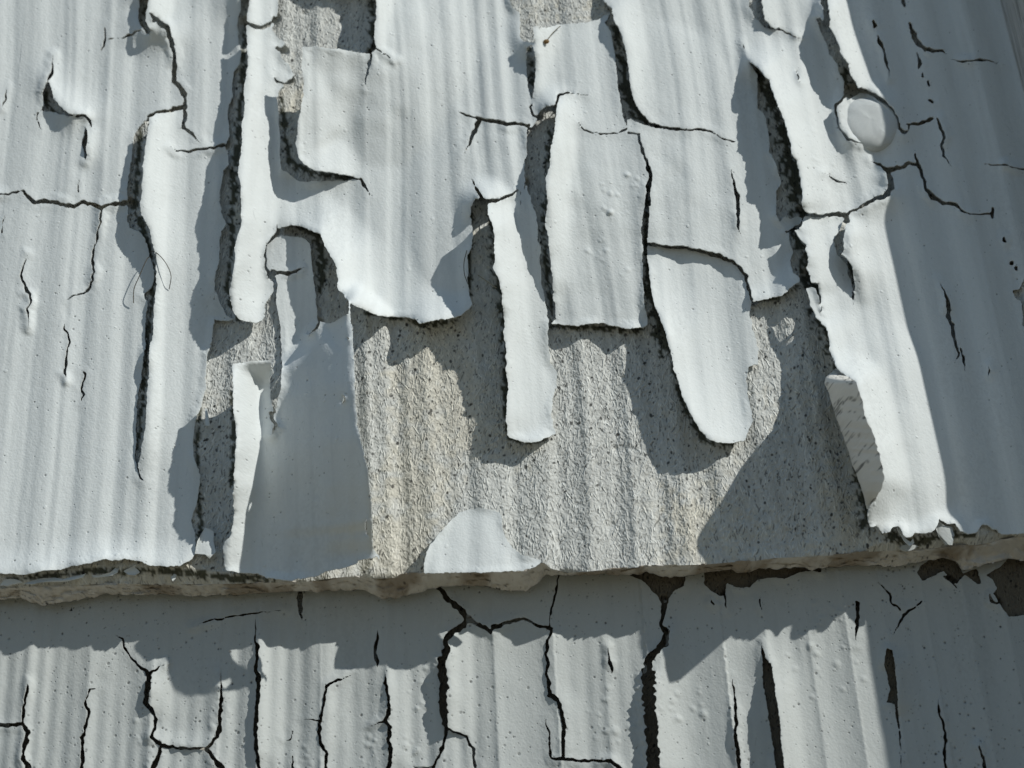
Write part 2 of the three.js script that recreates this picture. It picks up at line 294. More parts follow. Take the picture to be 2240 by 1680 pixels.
    for (const o of mem) for (const c of [o, o - 1, o - nx, o - nx - 1]) {
      if (c < 0 || c % nx === nx - 1 || c >= N - nx || seen.has(c)) continue; seen.add(c);
      const q = [c, c + nx, c + nx + 1, c + 1], poly = [], kind = []; // counter-clockwise seen from the front (y runs down)
      for (let k = 0; k < 4; k++) { const a = q[k], b = q[(k + 1) % 4], ia = val(a) > 0, ib = val(b) > 0; if (ia) { poly.push(node(a)); kind.push(0); } if (ia !== ib) { poly.push(cross(a, b)); kind.push(ia ? 1 : 2); } }
      const own = sub[o];
      for (let k = 2; k < poly.length; k++) { idx.push(poly[0], poly[k - 1], poly[k]); owner.push(own); }
      for (let k = 0; k < poly.length; k++) if (kind[k] === 1 && kind[(k + 1) % poly.length] === 2) { edges.push(poly[k], poly[(k + 1) % poly.length]); edgeOwner.push(own); }
    }
    const whole = geo(verts, idx).attributes.normal.array, groups = new Map();
    owner.forEach((w, t) => { if (!groups.has(w)) groups.set(w, []); groups.get(w).push(t); });
    for (const [w, tris] of groups) {
      const map = new Map(), v = [], nm = [], ix = [];
      for (const t of tris) for (let k = 0; k < 3; k++) { const a = idx[3 * t + k]; let m = map.get(a); if (m === undefined) { m = v.length / 3; map.set(a, m); for (let c = 0; c < 3; c++) { v.push(verts[3 * a + c]); nm.push(whole[3 * a + c]); } } ix.push(m); }
      const top = geo(v, ix); top.attributes.normal.array.set(nm);
      const back = v.slice(); for (let i = 2; i < back.length; i += 3) back[i] -= thick * MM;
      const flip = ix.slice(); for (let i = 0; i < flip.length; i += 3) { const t = flip[i]; flip[i] = flip[i + 1]; flip[i + 1] = t; }
      const out = [top, geo(back, flip)], sv = [], si = [];
      edgeOwner.forEach((e, q) => { if (e !== w) return; const k = sv.length / 3; for (const a of [edges[2 * q], edges[2 * q + 1]]) { sv.push(verts[3 * a], verts[3 * a + 1], verts[3 * a + 2], verts[3 * a], verts[3 * a + 1], verts[3 * a + 2] - thick * MM); } si.push(k, k + 1, k + 2, k + 1, k + 3, k + 2); });
      if (si.length) out.push(geo(sv, si));
      const l = labels.find(([x, y]) => sub[find(ys, y) * nx + find(xs, x)] === w);
      part('paint_flake', join(out), material, root, l && l[2]); made++;
    }
  });
  return made;
}


// ------------------------------------------------------------------ upper shingle
const EDGE_TOP = curve([[-520, 1292], [0, 1284], [54, 1284], [108, 1281], [163, 1280], [206, 1277], [271, 1276], [340, 1278], [448, 1277], [515, 1276], [600, 1273], [663, 1272], [701, 1268], [731, 1263], [771, 1260], [826, 1265], [866, 1263], [888, 1254], [961, 1250], [1042, 1241], [1136, 1240], [1160, 1230], [1190, 1230], [1206, 1243], [1244, 1252], [1285, 1249], [1380, 1241], [1434, 1237], [1542, 1234], [1600, 1229], [1652, 1226], [1693, 1220], [1808, 1215], [1889, 1207], [1935, 1204], [2005, 1202], [2092, 1193], [2138, 1191], [2240, 1172], [2740, 1150]]);
const EDGE_LOW = curve([[-520, 1322], [0, 1314], [40, 1307], [68, 1318], [95, 1325], [130, 1320], [163, 1314], [201, 1308], [231, 1300], [320, 1303], [352, 1300], [401, 1303], [448, 1304], [515, 1302], [554, 1299], [649, 1294], [690, 1296], [766, 1291], [798, 1292], [817, 1303], [839, 1311], [866, 1309], [907, 1300], [939, 1290], [961, 1286], [1029, 1282], [1070, 1283], [1108, 1293], [1150, 1295], [1170, 1280], [1196, 1258], [1244, 1258], [1298, 1257], [1331, 1256], [1353, 1259], [1393, 1257], [1415, 1252], [1434, 1257], [1461, 1263], [1515, 1258], [1542, 1252], [1600, 1247], [1614, 1254], [1643, 1253], [1658, 1243], [1695, 1245], [1759, 1240], [1774, 1249], [1785, 1244], [1860, 1237], [1927, 1239], [1970, 1241], [1999, 1232], [2063, 1221], [2092, 1229], [2106, 1250], [2129, 1243], [2164, 1235], [2207, 1223], [2240, 1228], [2740, 1200]]);
const EDGE_BEVEL = curve([[-520, 1270], [0, 1262], [49, 1262], [136, 1250], [203, 1238], [298, 1240], [418, 1244], [500, 1256], [595, 1268], [671, 1268], [760, 1258], [840, 1260], [900, 1252], [1042, 1240], [1136, 1239], [1206, 1243], [1285, 1248], [1542, 1233], [1700, 1218], [1889, 1206], [1935, 1188], [2000, 1180], [2100, 1174], [2240, 1164], [2740, 1140]]);
const upperCracks = [
  '306,64,5 285,76,5 263,84,4 236,84,2', '229,55,2 230,79,5 226,100,5 220,117,1',
  '327,28,2 339,41,12 365,62,13 374,90,12 381,114,8 381,149,10 381,176,10 401,201,11 405,217,8 404,244,9 401,279,8 426,298,6 439,316,1',
  '397,233,9 374,241,9 342,247,6 325,255,8', '116,119,2 115,136,4 113,160,6 105,172,8', '166,252,6 187,254,6 197,265,6 201,280,1', '84,246,5 80,258,4 84,275,4 93,287,1',
  '190,279,2 187,293,8 184,320,9 188,339,7 186,353,1', '15,193,1 11,217,6 4,235,2', '172,395,2 171,420,5',
  '-30,424,5 0,424,4 22,424,4 49,416,5 60,430,9 79,442,9 103,439,9 136,446,9 163,450,9 182,441,9 206,449,9 222,456,8 239,447,9 255,445,11 281,445,12',
  '222,456,6 221,465,6 218,492,6 212,517,6 206,544,6 201,568,6 205,593,6 201,612,6 198,628,6 184,641,5 163,645,4 146,656,1',
  '60,557,1 53,576,5 45,601,6 52,617,6 58,636,8 66,644,6 66,663,5 60,674,5 61,715,1', '141,704,1 140,720,4 149,728,5 152,747,6 146,763,6 145,793,7 141,815,5 146,831,1',
  '179,811,1 187,818,5 182,834,5 178,850,5 183,861,6 178,872,5 176,885,1', '9,470,2 4,508,5',
  '370,320,1 388,330,5 407,331,6 434,327,6 461,324,6 490,316,7',
  '535,50,10 554,57,10 570,61,9 590,54,9 600,40,9', '603,103,5 612,112,7 622,112,4', '594,163,1 608,179,5 622,184,6 633,177,6',
  '788,393,6 798,407,7 812,431,1', '812,119,6 806,141,8 801,168,5 800,193,1', '823,106,4 836,114,4 863,133,1',
  '1000,243,2 1022,252,5 1043,258,7 1068,263,8 1108,270,8 1138,271,8 1158,276,8', '1050,260,10 1035,293,10 1028,312,6 1015,339,1', '1033,389,3 1041,412,6 1054,430,8',
  '1160,234,5 1165,250,5 1175,256,6', '1216,232,5 1223,207,5 1236,202,4 1258,203,3 1287,208,2', '1263,264,1 1276,282,4 1298,291,4 1325,293,4 1350,290,4 1371,281,5',
  '1396,293,5 1401,315,6 1415,355,7 1425,388,8 1419,402,9 1419,448,9', '1374,290,5 1385,291,4 1397,292,5',
  '1534,282,6 1559,290,4 1578,301,4 1600,309,3 1615,310,1',
  '1418,532,8 1434,537,7 1467,541,7 1505,542,8 1532,549,9 1564,557,9 1586,565,8 1600,571,8 1617,585,8 1632,603,8 1636,626,8 1641,646,8 1645,655,8',
  '1599,370,1 1606,400,6 1613,430,10 1614,470,8 1616,497,4 1621,517,1',
  '1756,461,10 1762,468,9 1785,471,8 1814,471,7 1823,467,9 1849,471,11 1855,483,10', '1785,623,9 1792,646,6 1800,684,1', '1762,600,8 1770,618,8 1786,628,9', '1720,506,7 1737,494,7 1753,488,8',
  '1801,-30,18 1803,0,16 1808,29,12 1811,55,10', '1855,204,18 1878,198,13 1901,200,11 1924,217,10 1947,234,8 1960,255,8 1967,278,8 1979,292,8 1988,286,4 1990,272,3', '1986,272,5 2014,269,8 2040,260,8', '2050,260,5 2060,281,8 2066,301,8 2060,318,6 2066,341,6 2083,365,1',
  '2002,336,4 2008,358,6', '1846,212,7 1829,231,6 1831,260,5 1840,284,6 1855,304,6 1878,312,5 1904,321,1', '1805,379,2 1829,396,6 1855,401,1', '1740,150,1 1745,165,4 1750,179,1',
  '1904,350,1 1927,362,8 1941,373,9 1947,391,11 1950,408,11 1941,425,12 1918,434,10 1889,448,8 1878,457,5 1862,462,5 1852,470,6',
  '1944,372,10 1967,367,10 1988,357,10 2008,360,10 2017,379,7 2025,411,8 2040,431,9 2063,443,9 2092,448,9 2103,460,6 2121,469,4 2144,469,4 2167,466,5 2171,463,9',
  '1701,62,6 1733,77,4 1756,85,1', '1973,-20,9 1973,0,9 1978,12,6', '1911,46,8 1914,57,9', '1921,78,5 1924,88,10 1933,113,5 1941,140,6 1946,170,1',
  '1991,52,9 1999,75,12 2008,95,14 2025,107,12 2046,110,9 2060,111,6 2074,119,1', '2080,130,2 2106,134,5 2127,134,5 2144,129,5 2164,133,4 2199,143,1', '2004,113,3 2008,124,5 2014,139,9 2011,149,3', '2019,160,6 2019,166,6', '2030,178,7 2031,188,6', '2034,220,9 2040,222,9',
  '2152,359,2 2179,360,5 2202,360,5 2216,367,4 2260,372,3', '2054,611,1 2066,637,4 2074,660,8 2074,678,12 2074,692,8 2083,710,9 2086,733,7 2092,756,6 2098,773,5 2089,791,1', '2102,762,3 2109,782,6 2113,817,1',
  '2197,521,8 2198,527,8', '2213,571,7 2213,577,7', '2222,585,8 2224,590,8', '2171,455,9 2171,475,8', '2163,800,1 2165,812,5 2164,822,1',
  '595,593,8 608,598,8 630,598,8 652,591,6 665,586,1', '607,480,2 606,505,5 600,520,9 583,535,5 580,555,5 582,580,5 588,598,9 597,612,10', '699,705,4 693,717,5 683,725,4 674,732,1', '1148,400,4 1146,420,1',
  '1140,418,1 1141,443,4 1139,449,1', '592,905,9 603,930,6 598,940,6 593,952,1', '602,925,4 607,935,1', '748,890,1 753,875,5 757,858,1', '760,745,2 763,738,5', '802,1135,1 800,1150,5 804,1172,1'];
const upper = thing('siding_shingle', 'upper cement siding shingle with bare grey patch and curling white paint', 'siding shingle', 'overlapping cement siding shingles');
// black mould and moss that grows on the cement in the damp gaps: lines with the width it has spread to
const mouldLines = ['1634,110,12 1664,165,26 1690,215,34 1712,290,40 1730,360,44 1748,420,44 1756,470,36', '1735,500,26 1758,545,30 1768,600,34 1790,680,40 1822,760,40', '1825,800,22 1850,900,22 1872,1000,24 1895,1100,30 1890,1150,40', '1345,60,16 1362,130,24 1372,200,26 1385,240,30 1420,270,20 1500,283,10', '1158,110,14 1166,180,14', '1420,340,10 1412,520,12 1420,640,22 1440,700,40 1462,770,34', '1470,800,18 1500,890,24 1540,955,26 1600,972,16', '1200,712,12 1300,716,16 1400,720,18', '1072,470,22 1086,560,24 1096,640,26 1106,720,24 1110,820,20 1110,940,20', '1110,955,14 1160,968,16 1200,960,10', '1205,290,14 1200,400,14 1190,480,14 1196,600,14 1208,690,12', '1030,470,12 1026,560,12 1026,640,12', '640,492,14 690,508,26 705,560,26 700,640,20', '616,215,10 622,290,14 632,350,22 680,380,20 770,388,10', '815,10,20 818,60,22 814,112,16', '535,60,14 530,180,14 522,300,16 510,420,18 508,540,14 496,640,14 520,695,14', '506,860,10 512,940,14 508,1060,12', '316,20,14 322,70,10', '308,280,10 300,360,12 296,460,16 326,540,12 335,640,10 322,760,10 312,880,12 302,980,10', '95,215,22 120,246,14', '1648,655,8 1700,652,10 1745,625,10', '800,684,10 880,696,12 930,712,22 1000,700,10', '20,1268,10 200,1250,14 400,1250,16 600,1274,14', '440,860,12 430,980,10 440,1180,16', '1845,160,24 1855,196,20', '1850,540,12 1868,620,10', '1940,1170,20 2000,1185,22 2060,1170,14 2130,1172,10'];
const mould = (() => {
  const segs = []; for (const c of mouldLines) { const p = xy(c); for (let k = 1; k < p.length; k++) segs.push([...p[k - 1], ...p[k]]); }
  return (x, y) => { let m = 0; for (const [ax, ay, aw, bx, by, bw] of segs) { if (Math.max(Math.abs(x - ax), Math.abs(y - ay)) > 220) continue; const dx = bx - ax, dy = by - ay, t = clamp(((x - ax) * dx + (y - ay) * dy) / (dx * dx + dy * dy + 1e-9), 0, 1), d = Math.hypot(x - ax - t * dx, y - ay - t * dy) / (0.55 * (aw + (bw - aw) * t)); m = Math.max(m, 1.45 - d); } return m <= 0 ? 0 : step(-0.12, 0.12, m - 0.75 + 0.75 * noise(x / 8, y / 10) + 0.55 * noise(x / 4, y / 5)); };
})();
function grooves(cracks) { // hollows under the cracks, where dirt and water have eaten the cement
  const segs = []; for (const c of cracks) { const p = xy(c); for (let k = 1; k < p.length; k++) segs.push([...p[k - 1], ...p[k]]); }
  const bins = new Map(); segs.forEach((q, n) => { for (let i = Math.floor((Math.min(q[0], q[3]) - 20) / 40); i <= (Math.max(q[0], q[3]) + 20) / 40; i++) for (let j = Math.floor((Math.min(q[1], q[4]) - 20) / 40); j <= (Math.max(q[1], q[4]) + 20) / 40; j++) { const k = i * 4096 + j; if (!bins.has(k)) bins.set(k, []); bins.get(k).push(q); } });
  return (x, y) => { let m = 0; for (const [ax, ay, aw, bx, by, bw] of bins.get(Math.floor(x / 40) * 4096 + Math.floor(y / 40)) || []) { const dx = bx - ax, dy = by - ay, t = clamp(((x - ax) * dx + (y - ay) * dy) / (dx * dx + dy * dy + 1e-9), 0, 1), d = Math.hypot(x - ax - t * dx, y - ay - t * dy) - (aw + (bw - aw) * t) / 2; m = Math.max(m, step(9, 1, d)); } return m; };
}
{ // the grey cement itself, its lower edge worn back where paint and surface broke away
  const X = [], xmax = 2740; for (let x = -520; x <= xmax; x += x < -20 || x > 2260 ? 14 : 4.6) X.push(x);
  const V = [], top = -420; for (let k = 0; k <= 345; k++) V.push(k / 345);
  const v = [], ix = [], p = [0, 0, 0], groove = grooves(upperCracks), col = [];
  for (const t of V) for (const px of X) {
    const lo = EDGE_TOP(px), py = top + (lo + 1 - top) * t; wall(px, py, 0, p);
    const bev = EDGE_BEVEL(px), fall = -2.0 * clamp((py - bev) / Math.max(6, lo - bev + 4), 0, 1) * step(0, 14, lo - bev);
    const rough = 0.05 * fbm(p[0] / 0.9, p[1] / 2.2, 3) + 0.09 * noise(p[0] / 3.5, p[1] / 6) - 0.5 * Math.pow(clamp(fbm(p[0] / 1.4 + 70, p[1] / 2.4, 2) - 0.5, 0, 1) * 1.9, 1.2);
    const z = ripple(p[0], p[1]) * 1.75 + rough + fall - 0.15 - 1.3 * groove(px, py); wall(px, py, z, p); v.push(p[0] * MM, p[1] * MM, p[2] * MM);
    const md = mould(px, py); col.push(1 - 0.86 * md, 1 - 0.855 * md, 1 - 0.89 * md);
  }
  const n = X.length; for (let j = 0; j < V.length - 1; j++) for (let i = 0; i < n - 1; i++) { const a = j * n + i; ix.push(a, a + n, a + n + 1, a, a + n + 1, a + 1); }
  const g = geo(v, ix), mouldy = cement.clone(); g.setAttribute('color', new THREE.Float32BufferAttribute(col, 3)); mouldy.vertexColors = true;
  part('cement_board', g, mouldy, upper);
}
{ // the film that still clings to the lower edge of the shingle: a strip that turns under
  const v = [], ix = [], p = [0, 0, 0], K = 22; let cols = 0;
  for (let px = -520; px <= 2740; px += 5) {
    const a = EDGE_TOP(px), b = EDGE_LOW(px), z0 = -2.0 * step(0, 14, a - EDGE_BEVEL(px)) + 0.1;
    for (let k = 0; k <= K; k++) {
      const t = Math.min(1, k / (K - 5)), u = Math.max(0, (k - (K - 5)) / 5);
      const py = a - 2 + (b - a + 2) * t - 46 * u + (1.5 + 1.5 * t) * noise(px / 9, k / 3);
      const flake = 0.5 * step(-0.05, 0.05, noise(px / 42, t * 2.2 + 7)) + 0.35 * step(0.1, 0.16, noise(px / 19 + 30, t * 3));
      const z = z0 + 0.35 * Math.sin(Math.PI * Math.min(1, t * 2.4)) - (4.7 + z0) * Math.pow(t, 1.2) - 0.25 * u + (0.5 * noise(px / 30, k / 5) + 0.3 * noise(px / 9, k / 2) + 0.14 * noise(px / 4, k)) * (u ? 0.3 : 1) - flake * step(0.1, 0.3, t) * (1 - u);
      wall(px, py, z, p); v.push(p[0] * MM, p[1] * MM, p[2] * MM);
    }
    cols++;
  }
  for (let i = 0; i < cols - 1; i++) for (let k = 0; k < K; k++) { const a = i * (K + 1) + k; ix.push(a, a + 1, a + K + 2, a, a + K + 2, a + K + 1); }
  part('painted_edge', geo(v, ix), paintOld, upper, 'ragged strip of old paint along the lower edge of the upper shingle');
}
{ // body of the shingle behind its face, running on beyond the picture
  const a = at(1120, -380, -4), g = new THREE.BoxGeometry(0.9, 0.5, 0.005); g.translate(0.0, a.y + 0.245, -0.0045 - 0.0002);
  const b = at(1120, 1215, -4), g2 = new THREE.BoxGeometry(0.9, a.y - b.y - 0.006, 0.0045); g2.translate(0, (a.y + b.y + 0.004) / 2, -0.0052);
  part('board_body', g, paintUpper, upper); part('board_body', g2, cement, upper);
}
const bottomCut = '-620,1262 0,1254 16,1254 49,1257 95,1249 136,1243 176,1235 203,1230 231,1222 244,1227 271,1223 298,1226 325,1235 353,1238 393,1238 418,1225 440,1240 470,1246 495,1249 509,1250 549,1254 563,1254 584,1265 595,1265 631,1269 671,1265 696,1257 712,1249 753,1241 780,1232 785,1226 812,1222 826,1213 845,1262 1600,1226 1880,1200 1925,1196 1930,1167 1947,1165 1953,1153 1967,1150 1982,1176 1996,1173 2002,1167 2028,1167 2046,1159 2054,1133 2074,1147 2089,1144 2103,1162 2118,1169 2138,1165 2147,1150 2158,1149 2179,1159 2193,1170 2213,1166 2240,1167 2860,1140 2860,1700 -620,1700';
const upperGaps = [bottomCut,
  '305,-30 305,0 302,35 304,49 320,75 328,76 331,62 319,46 323,0 323,-30',
  '104,171 111,184 117,212 130,231 149,247 168,252 152,255 130,251 114,245 90,245 84,244 94,231 92,201',
  // left long gap
  '328,258 323,293 315,353 311,407 308,449 311,471 326,498 336,536 343,568 342,625 339,644 336,671 336,698 334,739 328,766 327,807 323,850 320,891 319,931 312,972 308,999 304,1013 307,1040 315,1052 305,1045 298,1026 294,1007 296,986 297,945 300,891 302,855 309,823 312,793 317,753 316,725 320,685 324,658 316,652 312,644 332,625 336,598 332,579 324,552 316,522 304,508 283,500 278,481 279,449 278,407 285,353 293,298 301,279 326,255',
  // gap beside the big flake
  '528,-30 526,22 521,35 517,57 521,71 522,95 528,114 522,141 510,157 505,184 509,212 499,239 498,260 502,277 502,296 491,317 498,334 499,361 487,372 484,401 481,441 484,462 494,490 481,517 479,544 480,568 468,612 471,639 469,698 490,690 513,690 503,666 503,639 510,603 515,563 514,541 523,508 528,492 528,454 526,400 521,380 524,353 528,339 529,298 530,271 533,244 536,217 532,206 536,179 538,168 541,136 542,81 540,65 540,41 541,27 545,0 545,-30',
  // bare patch at the upper left and the hook-shaped gap below it
  '608,-30 606,33 595,41 598,54 592,65 603,79 625,95 610,107 619,130 633,141 644,163 627,184 611,195 607,214 608,233 610,271 611,288 613,353 617,374 627,377 636,385 652,396 676,399 717,396 758,395 785,393 796,396 788,391 771,384 744,380 717,374 687,369 668,361 652,344 648,312 651,271 656,244 663,212 665,176 659,152 663,103 690,103 731,106 771,113 809,119 823,108 820,81 823,27 824,-30',
  // dark opening above the tongue
  '608,498 636,491 663,494 684,503 701,508 709,536 731,568 736,584 740,633 760,652 763,660 763,685 739,701 717,707 695,701 693,693 690,644 684,603 680,568 680,533 668,523 652,518 630,516 614,514 606,519 600,517 608,503',
  // bare strip left of the tongue and of the big cupped flake
  '505,660 513,685 523,696 543,703 560,705 572,700 578,690 577,671 587,650 596,636 597,612 603,602 607,620 606,652 604,666 610,693 614,720 616,752 617,793 613,850 607,880 604,905 600,915 595,890 590,855 590,825 598,812 592,801 594,787 568,788 541,793 508,795 509,848 511,891 515,918 518,958 515,1002 513,1051 510,1080 511,1135 505,1170 488,1194 490,1230 496,1249 470,1290 418,1290 418,1225 424,1213 427,1192 426,1170 419,1143 422,1121 431,1099 434,1075 437,1040 422,996 422,958 426,920 441,885 449,850 450,807 453,774 458,761 465,725 469,698 471,639 490,650',
  // the large bare patch
  '764,660 777,668 801,680 820,688 853,693 888,693 907,697 918,706 945,701 961,698 983,696 1007,690 1029,671 1032,666 1024,639 1022,606 1024,574 1023,557 1030,541 1035,514 1033,492 1028,473 1031,449 1039,435 1052,430 1062,434 1090,433 1117,424 1133,416 1119,428 1103,435 1090,441 1068,445 1066,454 1068,468 1079,492 1081,514 1080,536 1083,568 1079,587 1090,606 1095,625 1099,658 1102,679 1103,717 1100,725 1106,753 1108,793 1108,820 1113,848 1111,864 1108,904 1107,937 1108,953 1122,960 1152,967 1176,965 1201,956 1209,950 1217,948 1210,929 1207,904 1209,877 1213,850 1217,848 1217,815 1202,793 1203,780 1197,753 1199,728 1199,706 1195,666 1190,644 1184,617 1180,563 1184,552 1178,530 1176,495 1168,460 1160,433 1155,420 1148,393 1146,366 1151,339 1151,312 1153,279 1165,277 1174,260 1175,252 1187,239 1200,230 1217,228 1216,262 1213,288 1206,325 1202,361 1194,385 1198,423 1199,443 1194,481 1194,495 1201,519 1203,536 1206,576 1209,617 1210,644 1214,671 1217,698 1206,708 1225,709 1260,712 1288,707 1320,707 1342,712 1374,717 1401,715 1418,712 1415,698 1410,671 1407,631 1406,603 1404,568 1407,536 1401,509 1404,476 1410,441 1414,400 1424,400 1422,441 1420,481 1416,538 1419,568 1422,603 1426,639 1434,671 1445,698 1458,734 1467,766 1475,807 1488,850 1502,885 1515,912 1532,942 1548,958 1570,967 1600,969 1629,963 1638,939 1646,921 1640,887 1635,858 1632,829 1638,800 1658,796 1659,765 1648,724 1639,681 1643,657 1667,655 1684,651 1710,647 1730,631 1749,616 1760,610 1765,629 1774,672 1785,695 1808,718 1814,741 1814,767 1829,799 1840,814 1855,826 1872,835 1881,858 1889,907 1907,945 1915,974 1918,997 1927,1017 1933,1049 1927,1069 1901,1112 1898,1130 1905,1152 1918,1148 1930,1167 1930,1210 845,1290 826,1213 815,1197 814,1148 812,1108 810,1081 804,1026 791,972 782,931 777,877 774,850 773,793 771,753 767,698',
  // gaps round the flakes at the top
  '1151,103 1160,98 1168,95 1171,136 1170,176 1168,201 1163,236 1161,222 1157,201 1153,176 1152,130',
  '1106,-40 1119,14 1136,30 1137,54 1138,81 1146,92 1169,94 1166,57 1195,60 1230,54 1271,50 1296,45 1317,41 1333,30 1339,19 1320,0 1315,-40',
  '1338,24 1344,46 1355,62 1363,87 1372,122 1377,163 1380,190 1388,225 1407,250 1423,266 1448,275 1477,278 1510,282 1534,279 1534,285 1510,286 1461,284 1434,281 1412,274 1393,267 1380,262 1372,263 1377,291 1369,274 1363,260 1359,244 1355,214 1350,190 1349,168 1346,130 1340,92 1334,68 1323,49 1330,35',
  '1635,-30 1665,-30 1665,0 1669,17 1675,43 1687,58 1701,62 1713,65 1684,64 1664,53 1648,34 1638,14',
  // beside the strip at the upper right
  '1624,94 1639,139 1655,162 1656,203 1655,237 1672,249 1678,275 1681,307 1681,333 1698,356 1701,376 1707,399 1698,419 1697,469 1708,484 1724,510 1727,536 1736,553 1729,571 1735,597 1748,608 1749,618 1765,632 1776,628 1768,612 1774,603 1765,585 1769,574 1768,562 1762,545 1763,533 1750,522 1739,504 1754,498 1762,466 1756,460 1755,419 1752,391 1746,362 1732,333 1724,295 1716,260 1701,229 1690,197 1681,174 1661,150 1638,130 1625,94',
  '1855,481 1849,495 1846,521 1846,545 1843,556 1860,571 1866,585 1869,608 1873,629 1869,640 1866,669 1863,655 1865,631 1860,614 1853,600 1855,585 1846,574 1829,556 1823,524 1829,510 1838,497 1846,481',
  '1795,36 1785,38 1791,55 1797,75 1808,93 1814,116 1831,139 1837,162 1846,179 1846,205 1862,207 1880,193 1863,168 1855,139 1840,116 1826,72 1814,58 1803,50',
  '2216,635 2230,633 2240,610 2260,600 2260,720 2235,715 2238,690 2232,660 2220,650'];
const upperIslands = ['926,1254 928,1222 940,1192 964,1162 991,1135 1003,1122 1022,1116 1048,1110 1074,1117 1092,1121 1098,1135 1100,1162 1110,1184 1124,1200 1140,1212 1168,1222 1186,1228 1170,1240 1140,1250',
  '1708,488 1716,474 1730,478 1745,472 1756,478 1752,492 1738,496 1722,506', '472,640 478,655 486,672 496,690 512,699 498,701 470,699 470,660'];
